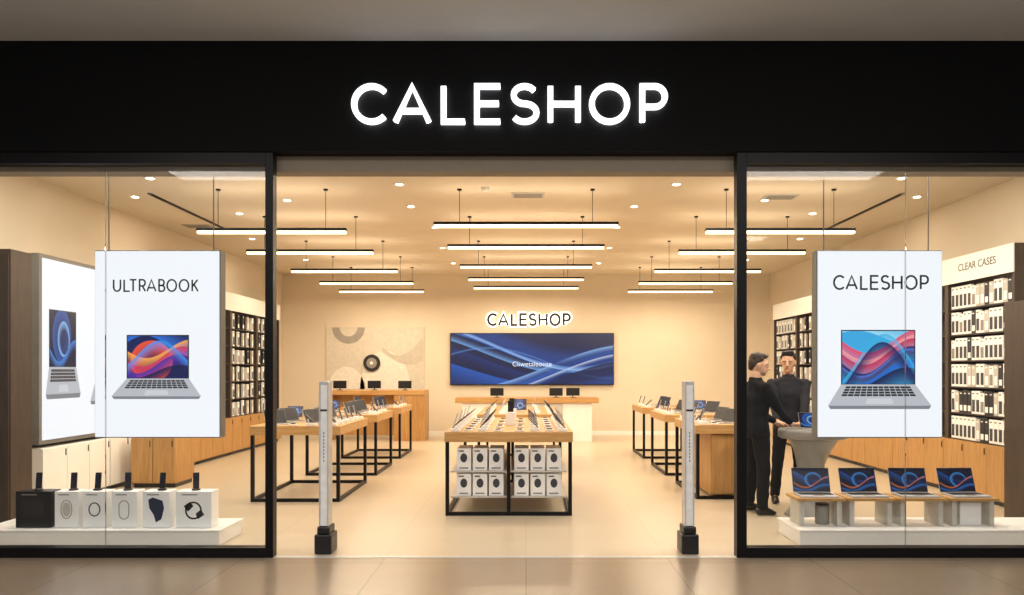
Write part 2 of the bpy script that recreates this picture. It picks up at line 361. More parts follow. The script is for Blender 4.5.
def stroke_text(s,width,height,wt,y0,y1,m,parent,x0,z0,xs=1.0,grow=0.0,name='letter'):
    tot=sum(GL[c][0]*xs for c in s)+sum(KERN.get(s[i:i+2],0) for i in range(len(s)-1)); gap=(width/height-tot)/(len(s)-1); x=0; out=[]
    iw=wt/2
    for i,c in enumerate(s):
        w,st=GL[c]; mb=MB(); zz=height-wt
        for pts,cl in st:
            mb.ribbon([(p[0]*xs*zz+iw,p[1]*zz+iw) for p in pts],wt+grow,y0,y1,bool(cl))
        out.append(mb.done(name,m,parent,loc=(x0+x*height,0,z0))); x+=w*xs+gap+KERN.get(s[i:i+2],0)
    return out

# ------------------------------------------------------------ structure
D0=6.47; DB=18.7; WL=-6.0; WR=6.0; ZC=3.95
S('floor',M_floor,WL-.1,WR+.1,6.5,DB+.1,-.1,0)
S('floor_mall',M_mall_floor,-14,14,-8,6.5,-.1,0)
S('ceiling',M_ceil,WL-.1,WR+.1,6.76,DB+.1,ZC,ZC+.1)
S('ceiling_mall',M_mall_ceiling,-14,14,-8,6.44,4.39,4.5)
S('wall_back',M_wall,WL-.1,WR+.1,DB,DB+.1,0,ZC)
S('wall_left',M_wall,WL-.1,WL,6.6,DB,0,ZC)
S('wall_right',M_wall,WR,WR+.1,6.6,DB,0,ZC)
S('baseboard_back',M_white,WL,WR,DB-.02,DB,0,.1)
S('wall_header',M_black,-14,14,6.45,6.60,3.455,4.5)
M_bulk=mat('bulkhead_grey','#8f8474',0.7,var=0.03)
S('trim_1',M_bulk,WL,WR,6.60,6.76,3.32,4.05)
xl0,xl1=PX(265,D0),PX(273,D0); xr0,xr1=PX(737,D0),PX(747,D0)
S('trim_2',M_frame,xl0,xl1,D0,6.57,0,3.455,.004)
S('trim_3',M_frame,xr0,xr1,D0,6.57,0,3.455,.004)
S('trim_4',M_frame,-5.9,xl0,D0,6.58,3.36,3.455)
S('trim_5',M_frame,xr1,5.9,D0,6.58,3.36,3.455)
S('trim_6',M_frame,-5.9,xl0,D0,6.58,0,.085)
S('trim_7',M_frame,xr1,5.9,D0,6.58,0,.085)
S('trim_8',M_steel,xl1,xr0,6.47,6.53,0,.004)
S('wall_left_pier',M_black,-14,-5.9,6.45,6.60,0,3.455)
S('wall_right_pier',M_black,5.9,14,6.45,6.60,0,3.455)
sl=PX(105,6.52); sr=PX(906,6.52)
for i,(a,b) in enumerate([(-5.9,sl-.003),(sl+.003,xl0),(xr1,sr-.003),(sr+.003,5.9)]):
    S('window_%d'%(i+1),M_glass,a,b,6.515,6.527,.085,3.36)
M_seal=mat('grey_seal','#86827c',0.4)
S('trim_9',M_seal,sl-.004,sl+.004,6.527,6.533,.085,3.36)
S('trim_10',M_seal,sr-.004,sr+.004,6.527,6.533,.085,3.36)

# ------------------------------------------------------------ header sign
sg=thing('shop_sign','illuminated white channel letters on black shop header','sign',(PX(351,6.40),6.45,PZ(124,6.40)))
stroke_text('CALESHOP',315*6.40/F,41*6.40/F,.047,-.05,-.02,M_letter,sg,0,0)
stroke_text('CALESHOP',315*6.40/F,41*6.40/F,.047,-.019,-.012,M_letback,sg,0,0,grow=-.010,name='letter_backlight')
sg2=thing('wall_sign','black halo-lit letters on cream wall above screen','sign',(PX(487,18.6),18.7,PZ(326,18.6)))
stroke_text('CALESHOP',83*18.6/F,13*18.6/F,.055,-.08,-.05,M_dark,sg2,0,0,xs=.88)
stroke_text('CALESHOP',83*18.6/F,13*18.6/F,.055,-.045,-.02,M_halo,sg2,0,0,xs=.88,grow=.075,name='halo_backing')
    
vw=thing('wall_screen','wide wall screen showing blue silk waves','screen',(PX(532,18.6),18.7,PZ(385,18.6)))
w=164*18.6/F; h=52*18.6/F
B('screen_housing',M_frame,-w/2,w/2,-.08,0,0,h,vw,bevel=.005)
B('display_panel',M_wave,-w/2+.02,w/2-.02,-.086,-.081,.02,h-.02,vw)
text('screen_caption','Cliwetaleouse',.17,M_whtxt,vw,(0,-.09,h*.40),offset=-.002)

mu=thing('wall_mural','pale mural panel with soft grey curved shapes','mural',(PX(326,18.65),18.7,PZ(390,18.65)))
w=98*18.65/F; h=63*18.65/F
M_mu0=mat('mural_cream','#d6cfc0',0.8); M_mu1=mat('mural_grey','#a39d95',0.8); M_mu2=mat('mural_stone','#c6beb0',0.8); M_mu3=mat('mural_light','#ebe6da',0.8)
B('mural_panel',M_mu0,0,w,-.03,0,0,h,mu)
def halfring(cx,cz,r0,r1,a0,a1): return arc(cx,cz,r1,r1,a0,a1,24)+list(reversed(arc(cx,cz,r0,r0,a0,a1,24)))
MB().poly(halfring(.55,h-.01,.22,.40,180,360),-.036,-.031).done('mural_shape',M_mu1,mu)
MB().poly(arc(1.45,.02,.62,.95,0,180,24),-.034,-.031).done('mural_shape',M_mu3,mu)
MB().poly([(2.38,h-.25)]+[(2.38-1.0*t,h-.25-.45*math.sin(t*2.6)) for t in [i/16 for i in range(1,17)]]+[(1.38+1.0*t,h-.62-.30*math.sin(t*2.4)) for t in [i/16 for i in range(17)]],-.0375,-.0345).done('mural_shape',M_mu2,mu)
MB().poly(arc(.5,.02,.45,.55,0,180,24),-.034,-.031).done('mural_shape',M_mu3,mu)
rs=thing('wall_disc','round dark disc with pale centre mounted on mural','wall disc',(PX(371,18.55),18.66,PZ(363,18.55)))
RX=Matrix.Rotation(math.pi/2,4,'X')
MB().lathe([(.20,.0),(.21,.02),(.20,.04)],32,M=RX).done('disc_ring',M_key,rs)
MB().lathe([(.13,.041),(.12,.05)],32,M=RX).done('disc_face',M_grey,rs); MB().lathe([(.04,.051),(.04,.06)],24,M=RX).done('disc_centre',M_white,rs)

# ------------------------------------------------------------ pendant bars
def bar(L,zb):
    e=thing('linear_pendant_light','slim black linear pendant lamp with warm glow','lamp',group='linear pendant lamps')
    B('housing',M_frame,-L/2,L/2,-.035,.035,.035,.07,e)
    B('diffuser',M_lamp,-L/2+.01,L/2-.01,-.033,.033,.0,.034,e)
    for sx in (-1,1):
        MB().lathe([(.004,.07),(.004,ZC-zb-.02)],8,(sx*L*.36,0,0)).done('suspension_cable',M_frame,e)
        MB().lathe([(.03,ZC-zb-.02),(.03,ZC-zb)],16,(sx*L*.36,0,0)).done('ceiling_cup',M_frame,e)
    e.location=(0,0,zb); return e
dl=[760/77,760/65.4,760/55,760/48.3,760/43.75]
LC=(1.0,.81,.585)
def addlights(x,d,z,L):
    ld=bpy.data.lights.new('bar_light','AREA'); ld.shape='RECTANGLE'; ld.size=L-.05; ld.size_y=.05; ld.energy=41; ld.color=LC
    o=bpy.data.objects.new('bar_light',ld); COL.objects.link(o); o.location=(x,d,z-.004)
    ld2=bpy.data.lights.new('bar_ceiling_fill','AREA'); ld2.shape='RECTANGLE'; ld2.size=L-.05; ld2.size_y=.05; ld2.energy=4.5; ld2.color=LC  # added upward fill hidden above each bar, only to lighten the ceiling
    o=bpy.data.objects.new('bar_ceiling_fill',ld2); COL.objects.link(o); o.location=(x,d,z+.075); o.rotation_euler=(math.pi,0,0)
b0=bar(2.4,3.45); b1=bar(1.94,3.37)
for i,d in enumerate(dl):
    if i==0: b0.location=(0,d,3.45)
    else: dup(b0,(0,d,3.45))
    addlights(0,d,3.45,2.4)
    for x in (-3.3,3.3):
        if i==0 and x<0: b1.location=(x,d,3.37)
        else: dup(b1,(x,d,3.37))
        addlights(x,d,3.37,1.94)
dn=thing('downlight','small round recessed ceiling downlight','lamp',group='recessed downlights')
MB().lathe([(.06,-.006),(.075,0)],24).done('trim_ring',M_white,dn)
MB().lathe([(.045,-.012),(.045,-.007)],24).done('lens',M_down,dn)
k=0
for x,d in [(-1.65,10.9),(1.55,10.9),(-1.5,12.5),(1.5,12.5),(-1.6,14.6),(1.6,14.6),(-4.6,9.3),(4.6,9.3),(-4.3,11.4),(4.3,11.4),(-4.9,13.6),(4.9,13.6),(-1.6,9.6),(1.9,9.6),(-4.7,16.2),(4.7,16.2),(-1.6,16.7),(1.6,16.7),(-3.3,10.5),(3.3,10.5),(-5.3,10.3),(5.3,10.3)]:
    if k==0: dn.location=(x,d,ZC)
    else: dup(dn,(x,d,ZC))
    k+=1
def disc(name,loc,en,size=.12,col=LC,rx=0.0):
    ld=bpy.data.lights.new(name,'AREA'); ld.shape='DISK'; ld.size=size; ld.energy=en; ld.color=col
    o=bpy.data.objects.new(name,ld); COL.objects.link(o); o.location=loc; o.rotation_euler=(rx,0,0); return o
for x in (-5.0,-4.1,-3.0,2.9,3.8,4.8):
    dup(dn,(x,7.35,ZC)); disc('window_downlight',(x,7.35,ZC-.02),26,col=(1,.93,.84))  # unseen downlight fittings and fill lamps, added to brighten the window displays
for x in (-4.6,-1.6,1.9,4.6): disc('ceiling_downlight',(x,9.3 if abs(x)>4 else 9.6,ZC-.02),18)
for x in (-5.3,5.3): disc('ceiling_downlight',(x*.93,11.4,ZC-.02),18); disc('ceiling_downlight',(x*.93,15.0,ZC-.02),18)
disc('face_fill_light',(2.75,6.95,ZC-.06),38,rx=math.radians(42),col=(1,.86,.7))  # added unseen fill lamp that brightens the faces at the round counter
def track():
    e=thing('ceiling_track','thin black recessed track rail in ceiling','track',group='ceiling track rails')
    B('rail',M_frame,-.02,.02,0,2.5,-.02,0,e); B('end_cap',M_grey,-.022,.022,-.02,-.001,-.022,0,e)
    return e
t=track(); t.location=(-5,10.1,ZC); dup(t,(5,10.1,ZC))
v=thing('air_vent','rectangular slotted ceiling air vent','vent',group='ceiling vents')
mb=MB(); mb.box(-.22,.22,-.14,.14,-.012,0)
mb.done('vent_frame',M_lgrey,v)
mb=MB()
for i in range(5): mb.box(-.19,.19,-.11+i*.05,-.09+i*.05,-.016,-.0125)
mb.done('slat',M_grey,v)
v.location=(PX(528,10.2),10.2,ZC); dup(v,(PX(780,10.3),10.3,ZC)); dup(v,(PX(150,10.8),12.4,ZC))
sd=thing('smoke_detector','small white round smoke detector on ceiling','smoke detector',(PX(485,9.8),9.8,ZC))
MB().lathe([(.02,-.05),(.045,-.035),(.05,-.01)],20).done('sensor_cap',M_white,sd); MB().lathe([(.06,-.009),(.06,0)],20).done('mount_plate',M_white,sd)

# ------------------------------------------------------------ lightbox posters
def laptop_graphic(parent,x0,x1,z0,z1,sx0,sx1,sz0,sz1,screen,y=-.002,bezel=.010):
    B('printed_screen_edge',P_dark,sx0-bezel,sx1+bezel,y-.002,y,sz0-bezel*.5,sz1+bezel,parent)
    B('printed_screen',screen,sx0,sx1,y-.004,y-.0025,sz0,sz1,parent)
    zt=sz0-.006; zb=z0+(z1-z0)*.16
    MB().poly([(x0,zb),(x1,zb),(sx1+bezel,zt),(sx0-bezel,zt)],y-.003,y).done('printed_keyboard_deck',P_sil,parent)
    def lerp(u,v):
        l=(sx0-bezel)+(x0-(sx0-bezel))*v; r=(sx1+bezel)+(x1-(sx1+bezel))*v
        return (l+(r-l)*u, zt+(zb-zt)*v)
    mb=MB()
    for r in range(4):
        for c in range(12):
            u0=.08+c*.07; v0=.08+r*.125
            mb.poly([lerp(u0,v0+.095),lerp(u0+.06,v0+.095),lerp(u0+.06,v0),lerp(u0,v0)],y-.0045,y-.0035)
    mb.done('printed_keys',P_dark,parent)
    MB().poly([lerp(.36,.93),lerp(.64,.93),lerp(.63,.66),lerp(.37,.66)],y-.0045,y-.0035).done('printed_touchpad',P_pad,parent)
    MB().poly([(x0,zb-.001),(x0+.02,z0),(x1-.02,z0),(x1,zb-.001)],y-.004,y).done('printed_front_edge',P_edge,parent)
DP=6.86
def poster(px0,px1,title,label,lap,scr):
    cx=(px0+px1)/2; sc=DP/F
    e=thing('lightbox_poster',label,'poster',(PX(cx,DP),DP,PZ(438,DP)))
    w=(px1-px0)*sc; h=188*sc
    B('poster_housing',M_pgrey,-w/2,w/2,.012,.13,0,h,e,bevel=.004)
    B('poster_face',M_lb,-w/2+.010,w/2-.010,0,.011,.010,h-.010,e)
    def lx(p): return (p-cx)*sc
    def lz(p): return (438-p)*sc
    tx0,tx1,ty0,ty1,wt,xs=title[1:]
    stroke_text(title[0],(tx1-tx0)*sc,(ty1-ty0)*sc,wt,-.003,-.0005,M_txt,e,lx(tx0),lz(ty1),xs=xs)
    a=lap
    laptop_graphic(e,lx(a[0]),lx(a[1]),lz(a[3]),lz(a[2]),lx(a[4]),lx(a[5]),lz(a[7]),lz(a[6]),scr)
    for s in (-1,1):
        MB().lathe([(.006,h),(.006,ZC-e.location.z)],8,(s*w*.42,.08,0)).done('hanging_cable',M_grey,e)
    return e
poster(94,220,('ULTRABOOK',113,198,279,292,.014,.80),'white lightbox poster advertising ultrabook laptop, hung by cables',(112,201,381,399,128,188,336,378),M_sw1)
poster(817,943,('CALESHOP',833,928,275,290,.017,.86),'white lightbox poster with shop name and red-blue laptop',(828,931,387,409,842,914,331,384),M_sw2)

e=thing('side_lightbox','tall white backlit wall panel with laptop pictures','lightbox',(-5.55,8.68,.74),math.pi/2)
B('lightbox_housing',M_pgrey,0,2.3,.012,.44,0,2.2,e,bevel=.005)
B('lightbox_face',M_lb,.05,2.25,0,.011,.05,2.15,e)
laptop_graphic(e,.10,.78,.52,.88,.17,.68,.90,1.56,M_sw4)
laptop_graphic(e,1.0,1.9,.42,.70,1.12,1.78,.72,1.2,M_sw4)

# ------------------------------------------------------------ generic fittings
def storage(L=1.4,n=3,hgt=.7,dep=.45,m=M_woodz,label='low oak storage cabinet with flat doors'):
    e=thing('storage_cabinet',label,'cabinet')
    B('cabinet_body',m,0,L,.02,dep,.06,hgt,e)
    B('plinth_base',M_dark,.02,L-.02,.06,dep-.02,0,.059,e)
    for i in range(n):
        a=i*L/n+.004; b=(i+1)*L/n-.004
        d=B('door',m,a,b,0,.019,.07,hgt-.01,e,bevel=.002)
        B('handle',M_frame,b-.035,b-.025,-.008,-.001,hgt-.12,hgt-.04,d)
    return e
def shelving(L=1.4,label='dark walnut shelving unit with white header panel',title=None):
    e=thing('shelving_unit',label,'shelves')
    z0=.702; z1=3.05
    B('side_panel',M_dwood,0,.04,0,.4,z0,z1,e); B('side_panel',M_dwood,L-.04,L,0,.4,z0,z1,e)
    B('back_panel',M_dwood,.041,L-.041,.38,.4,z0,z1,e)
    for i in range(6): B('shelf',M_dwood,.041,L-.041,.02,.379,z0+.0+i*.335,z0+.015+i*.335,e)
    hp=B('header_panel',M_white,0,L,-.02,-.001,2.72,z1,e)
    if title: text('header_lettering',title,.13,M_txtg,hp,(L/2,-.022,2.9))
    return e
units_r=[17.05-1.4*i for i in range(6)]
c0=storage(); s0=shelving()
R=-math.pi/2; Lr=math.pi/2
c0['group']='base cabinets along the walls'; s0['group']='wall shelving units'
for i,d in enumerate(units_r):
    if i==0:
        c0.location=(5.52,d,0); c0.rotation_euler=(0,0,R); s0.location=(5.56,d,0); s0.rotation_euler=(0,0,R)
    else:
        dup(c0,(5.52,d,0),R)
        if i<5: dup(s0,(5.56,d,0),R)
s1=shelving(title='CLEAR CASES'); s1['group']='wall shelving units'; s1.location=(5.56,units_r[5],0); s1.rotation_euler=(0,0,R)
s1['label']='dark walnut shelving unit full of phone cases, lettered header'
units_l=[11.52+1.4*i for i in range(4)]
for d in units_l:
    dup(c0,(-5.52,d,0),Lr); dup(s0,(-5.56,d,0),Lr)
cw=storage(m=M_white,label='low white storage cabinet beneath backlit panel'); cw['group']='white base cabinets'; cw.location=(-5.52,8.68,0); cw.rotation_euler=(0,0,Lr); dup(cw,(-5.52,10.1,0),Lr)
def pack(w,dp,h,ma,mb_,label,band):
    mb=MB(); mb.box(-w/2,w/2,0,dp,0,h,0); mb.box(-w*.36,w*.36,-.002,-.0005,h*.1,h*band,1); mb.box(-w*.3,w*.15,-.002,-.0005,h*.86,h*.91,1)
    o=mb.done('product_packet',[ma,mb_]); o['category']='product packet'; o['group']='accessory packets on wall shelves'; o['label']=label; return o
PK=[pack(.080,.035,.285,M_card,M_txtg,'tall white accessory packet with dark device print',.62),
    pack(.084,.08,.26,M_card,M_grey,'white product carton with grey print',.6),
    pack(.080,.035,.28,M_key,M_card,'tall dark accessory packet with white print',.35),
    pack(.080,.035,.27,M_lgrey,M_card,'tall grey accessory packet with white print',.5)]
used=[0,0,0,0]
def put(loc,rz,kind):
    src=PK[kind]
    if not used[kind]: used[kind]=1; src.location=loc; src.rotation_euler=(0,0,rz)
    else: dup(src,loc,rz)
def fill(side,dstart,nx,near):
    for r in range(6):
        z=.702+.015+r*.335+.002
        for i in range(nx):
            u=.07+(1.26)*(i+.5)/nx
            if side>0: X=5.56+.025; Y=dstart-u; rz=R
            else: X=-5.56-.025; Y=dstart+u; rz=Lr
            q=random.random(); kind=0 if q<.55 else (1 if q<.72 else (2 if q<.86 else 3))
            put((X,Y,z),rz,kind)
            if near: put((X+.15*side,Y,z),rz,kind)
fill(1,units_r[5],14,True); fill(1,units_r[0],7,False); fill(1,units_r[1],5,False)
fill(-1,units_l[2],5,False); fill(-1,units_l[3],5,False)

e=thing('dark_display_cabinet','tall dark brown display cabinet with glossy front','cabinet',(-5.97,7.5,0))
B('cabinet_body',M_dwood,0,.87,.02,.35,0,2.8,e,bevel=.004)
B('door',M_dwood,.01,.43,0,.019,.05,2.75,e,bevel=.003); B('door',M_dwood,.44,.86,0,.019,.05,2.75,e,bevel=.003)
B('handle',M_steel,.40,.415,-.02,-.001,1.1,1.4,e)
e=thing('dark_display_cabinet','tall dark brown display cabinet beside shelving','cabinet',(5.0,7.55,0))
B('cabinet_body',M_dwood,0,.96,.02,.4,0,2.3,e,bevel=.004)
B('door',M_dwood,.01,.95,0,.019,.05,2.25,e,bevel=.003); B('handle',M_steel,.05,.065,-.02,-.001,1.1,1.4,e)
e=storage(.6,2,.68,.6,label='low oak storage cabinet standing on shop floor'); e.location=(-5.36,10.3,0)

# ------------------------------------------------------------ tables
def table(w,dep,hgt=.92,label='oak-topped display table on black metal frame',center=False):
    e=thing('display_table',label,'table')
    B('tabletop',M_wood,-w/2,w/2,0,dep,hgt-.11,hgt,e,bevel=.004)
    t=.04; 
    for x in (-w/2+.01,w/2-.01-t):
        for y in (.01,dep-.01-t): B('leg',M_frame,x,x+t,y,y+t,0,hgt-.112,e)
    for y in (.01,dep-.01-t):
        B('rail',M_frame,-w/2+.01+t,w/2-.01-t,y,y+t,.0,.04,e)
        if center: B('leg',M_frame,-.02,.02,y,y+t,.041,hgt-.112,e)
    for x in (-w/2+.01,w/2-.01-t): B('rail',M_frame,x,x+t,.01+t,dep-.01-t,.0,.04,e)
    return e
tc=table(1.41,2.5,center=True,label='long oak display table with black frame and stocked shelves'); tc.location=(-.19,8.33,0)
for z in (.19,.47):
    B('stock_shelf',M_lgrey,-.64,-.025,.06,2.4,z,z+.015,tc); B('stock_shelf',M_lgrey,.025,.64,.06,2.4,z,z+.015,tc)
def gadget_box():
    e=thing('gadget_box','white gadget box with dark device picture','product box',group='boxed gadgets under the table')
    B('carton',M_card,-.08,.08,0,.12,0,.245,e,bevel=.003)
    MB().poly(arc(0,.14,.038,.05,0,360,20)[:-1],-.003,-.0005).done('printed_picture',M_txtg,e)
    B('printed_strip',M_grey,-.05,.05,-.003,-.0005,.02,.035,e); B('printed_strip',M_txt,-.06,.0,-.003,-.0005,.21,.222,e)
    return e
g=gadget_box(); k=0
for z in (.2055,.4855):
    for dy in (.10,.36):
        for x in (-.51,-.33,-.15,.13,.31,.49):
            l=(-.19+x+.01,8.33+dy,z)
            if k==0: g.location=l
            else: dup(g,l)
            k+=1
tc2=table(1.3,2.6,label='second oak display table on black metal frame'); tc2.location=(-.1,11.6,0)
for d,dd in ((9.2,1.6),(11.5,1.35),(13.7,1.35)):
    t=table(1.1,dd); t['group']='side display tables'; t.location=(-2.8,d,0)
for d,dd in ((9.4,1.35),(11.5,1.35),(13.7,1.35)):
    t=table(.64 if d<10 else 1.0,dd); t['group']='side display tables'; t.location=(2.10+(.32 if d<10 else .5),d,0)
    if d<10:
        t['label']='oak-topped display table with enclosed oak cabinet underneath'
        B('cabinet_body',M_woodz,-.12,.26,.06,1.2,.045,.805,t,bevel=.003); B('door',M_woodz,-.11,.25,.04,.058,.06,.79,t,bevel=.002)

# ------------------------------------------------------------ devices
def laptop(label,screen,grp,w=.34,dp=.24,tilt=18,body=M_silver,lh=.23):
    e=thing('laptop',label,'laptop',group=grp)
    B('laptop_base',body,-w/2,w/2,-dp/2,dp/2,.0,.016,e,bevel=.003)
    mb=MB()
    for r in range(5):
        for c in range(12): mb.box(-w*.43+c*w*.073,-w*.43+c*w*.073+w*.058,dp*.32-r*dp*.1-dp*.08,dp*.32-r*dp*.1,.0165,.019)
    mb.done('keyboard',M_key,e)
    B('touchpad',M_grey,-.05,.05,-dp*.42,-dp*.2,.0165,.0175,e)
    lid=MB().box(-w/2,w/2,0,.008,0,lh).done('screen_lid',body,e,loc=(0,dp/2-.004,.018),rot=(-math.radians(tilt),0,0))
    B('screen_bezel',M_dark,-w/2+.002,w/2-.002,-.001,-.0002,.002,lh-.002,lid)
    B('display_panel',screen,-w/2+.01,w/2-.01,-.003,-.0015,.012,lh-.01,lid)
    return e
lw=laptop('silver laptop with dark blue and orange screen on bench',M_sw3,'laptops in the window display',w=.355,dp=.24,lh=.235)
lt=laptop('open laptop with dim screen on display table',M_scr,'laptops on display tables',w=.29,dp=.2,lh=.18,tilt=24)
def phone(label='dark phone leaning on small white stand',tilt=48,fh=.03,L=.15,grp='demo phones on tables',m=M_dark):
    e=thing('display_phone',label,'phone',group=grp)
    B('stand_foot',M_white,-.05,.05,-.045,.06,0,fh,e,bevel=.003)
    MB().box(-.014,.014,0,.012,0,.055).done('stand_post',M_white,e,loc=(0,.035,fh+.0005),rot=(math.radians(-8),0,0))
    ph=MB().box(-.038,.038,0,.009,0,L).done('phone_body',m,e,loc=(0,-.03,fh+.012),rot=(math.radians(-tilt),0,0),bevel=.003)
    B('display_panel',M_scr,-.034,.034,-.002,-.0005,.006,L-.006,ph)
    return e
def tablet():
    e=thing('display_tablet','tablet on angled grey stand','tablet',group='demo tablets on tables')
    B('stand_foot',M_steel,-.08,.08,-.06,.08,0,.012,e,bevel=.002)
    MB().box(-.02,.02,0,.012,0,.12).done('stand_post',M_steel,e,loc=(0,.05,.0125),rot=(math.radians(-5),0,0))
    ph=MB().box(-.11,.11,0,.01,0,.16).done('tablet_body',M_dark,e,loc=(0,0,.03),rot=(math.radians(-25),0,0),bevel=.003)
    B('display_panel',M_sw4,-.102,.102,-.002,-.0005,.008,.152,ph)
    return e
ph=phone(); ph2=phone('pale phone propped upright on white stand',18,.04,.15,'upright demo phones on tables',M_silver); tb=tablet(); U={}
def place(src,loc,rz,label=None):
    if src.name not in U: U[src.name]=1; src.location=loc; src.rotation_euler=(0,0,rz); o=src
    else: o=dup(src,loc,rz)
    if label: o['label']=label
    return o
zt=.921
pr=thing('charging_puck','small white round charging puck on table','charger',group='charging pucks on the centre table')
MB().lathe([(.045,0),(.05,.004),(.05,.014),(.045,.018)],24).done('puck_body',M_white,pr); MB().lathe([(.03,.0185),(.03,.03)],20).done('puck_watch',M_dark,pr)
for i in range(12):
    y=8.44+i*.2
    place(ph2 if i%3==1 else ph,(-.19-.60,y,zt),R); place(ph2 if i%3==1 else ph,(-.19+.60,y,zt),Lr)
    if i%2==0: place(pr,(-.19-.45,y+.05,zt),0); place(pr,(-.19+.45,y+.05,zt),0)
    if i<11: place(ph2 if i%2 else ph,(-.19-.30,y+.05,zt),R); place(ph2 if i%2 else ph,(-.19+.30,y+.05,zt),Lr)
    if i%3==0: place(pr,(-.19-.12,y,zt),0); place(pr,(-.19+.12,y,zt),0)
for i in range(8):
    y=11.75+i*.3
    place(ph,(-.1-.5,y,zt),R); place(ph,(-.1+.5,y,zt),Lr); place(ph2,(-.1-.27,y,zt),R); place(ph2,(-.1+.27,y,zt),Lr)
for y in (12.4,13.2): place(tb,(-.1,y,zt),0)
pd=thing('display_pedestal','white acrylic pedestal with upright demo device','display stand',(-.19,10.2,zt),group='pedestal stands on the centre table')
B('pedestal_block',M_white,-.06,.06,-.06,.06,0,.16,pd,bevel=.005); B('demo_device',M_dark,-.035,.035,-.01,.01,.161,.30,pd,bevel=.004)
dup(pd,(-.19,9.4,zt-.0))
for k,(x,y,r) in enumerate([(-3.05,9.45,48),(-2.6,9.62,66),(-3.0,9.95,62),(-2.6,10.15,74),(-2.62,10.6,74),(-2.6,11.75,76),(-2.6,12.15,76),(-2.6,12.6,76),(-3.05,12.05,60),(-2.6,13.95,78),(-2.6,14.4,78),(-3.0,14.2,78)]):
    place(lt,(x,y,zt),math.radians(r))
for k,(x,y,r) in enumerate([(2.5,9.72,-70),(2.5,10.2,-74),(2.45,11.75,-76),(2.45,12.15,-76),(2.45,12.6,-76),(2.85,12.05,-60),(2.45,13.95,-78),(2.45,14.4,-78),(2.85,14.2,-78)]):
    place(lt,(x,y,zt),math.radians(r))
for x,y,s in [(-2.36,9.32,1),(-2.62,9.3,1),(-2.34,9.56,1),(-2.34,9.85,1),(-2.34,10.12,1),(-2.34,10.4,1),(-2.34,10.68,1),(-3.2,10.2,1),(-2.34,11.6,1),(-2.34,11.85,1),(-2.34,12.1,1),(-2.34,12.5,1),(-2.34,13.8,1),(-2.34,14.15,1),(-2.34,14.6,1),(2.2,9.5,-1),(2.2,9.75,-1),(2.2,10.0,-1),(2.2,10.3,-1),(2.2,10.6,-1),(2.18,11.6,-1),(2.18,11.98,-1),(2.18,12.4,-1),(2.2,12.75,-1),(2.2,13.8,-1),(2.2,14.15,-1),(2.2,14.6,-1)]:
    place(ph2 if int(y*20)%3 else ph,(x,y,zt),Lr if s>0 else R)
for x,y in [(2.9,12.65),(-3.22,10.55),(-3.2,12.6)]: place(tb,(x,y,zt),0)
for x,y in [(-2.85,9.3),(-3.2,9.75),(2.35,9.48)]: place(pr,(x,y,zt),0,'small white round charging puck on side table')

# ------------------------------------------------------------ rear counter and desk
ct=thing('service_counter','white counter with oak top below wall screen','counter',(PX(527,16.9),16.9,0))
B('counter_body',M_white,-1.45,1.45,.05,.7,0,.86,ct,bevel=.004); B('countertop',M_wood,-1.6,1.6,0,.75,.861,.98,ct,bevel=.004)
B('front_panel',M_lgrey,-.8,.8,.03,.049,.02,.84,ct)
dk=thing('corner_desk','oak desk with panel ends against rear wall','desk',(PX(376,17.1),17.1,0))
B('desktop',M_wood,-1.1,1.1,0,.7,1.04,1.14,dk,bevel=.004); B('side_panel',M_woodz,-1.1,-1.02,0,.7,0,1.039,dk); B('side_panel',M_woodz,.4,1.1,.02,.7,0,1.039,dk); B('modesty_panel',M_woodz,-1.019,.399,.4,.44,.1,1.039,dk)
def monitor():
    e=thing('monitor','small black computer monitor on stand','monitor',group='monitors on counters')
    MB().lathe([(.07,0),(.07,.01),(.015,.015)],20,rx=1,ry=.8).done('monitor_foot',M_dark,e)
    B('monitor_neck',M_dark,-.012,.012,.0,.02,.016,.08,e); s=B('monitor_shell',M_dark,-.15,.15,-.03,-.001,.04,.215,e,bevel=.004)
    B('display_panel',M_dark,-.14,.14,-.033,-.0305,.05,.205,s); return e
mo=monitor()
for x,y,z in [(PX(340,17.3),17.3,1.141),(PX(374,17.3),17.35,1.141),(PX(405,17.3),17.3,1.141),(PX(497,17.1),17.1,.981),(PX(556,17.1),17.1,.981),(PX(573,17.1),17.15,.981)]:
    place(mo,(x,y,z),0)

# ------------------------------------------------------------ security gates
M_gl2=mat('translucent_acrylic','#f4f4f2',0.3)
def gate():
    e=thing('security_gate','slim silver anti-theft pedestal with black base','security gate',group='anti-theft pedestals')
    B('gate_base',M_dark,-.075,.075,.02,.24,0,.17,e,bevel=.012); B('gate_collar',M_dark,-.055,.055,.035,.225,.171,.235,e,bevel=.01)
    B('gate_post',M_steel,-.042,-.030,.05,.19,.236,1.5,e,bevel=.004); B('gate_post',M_steel,.030,.042,.05,.19,.236,1.5,e,bevel=.004)
    B('gate_inlay',M_gl2,-.029,.029,.056,.184,.24,1.47,e,bevel=.002); B('gate_cap',M_steel,-.029,.029,.05,.19,1.471,1.5,e)
    B('gate_band',M_dark,-.0285,.0285,.05,.0555,1.24,1.255,e)
    mb=MB()
    for i in range(9): mb.box(-.005,.005,.0535,.0555,.80+i*.03,.818+i*.03)
    mb.done('gate_marking',M_grey,e)
    return e
ga=gate(); ga.location=(PX(322,6.56),6.56,0.002); dup(ga,(PX(691,6.56),6.56,0.002))

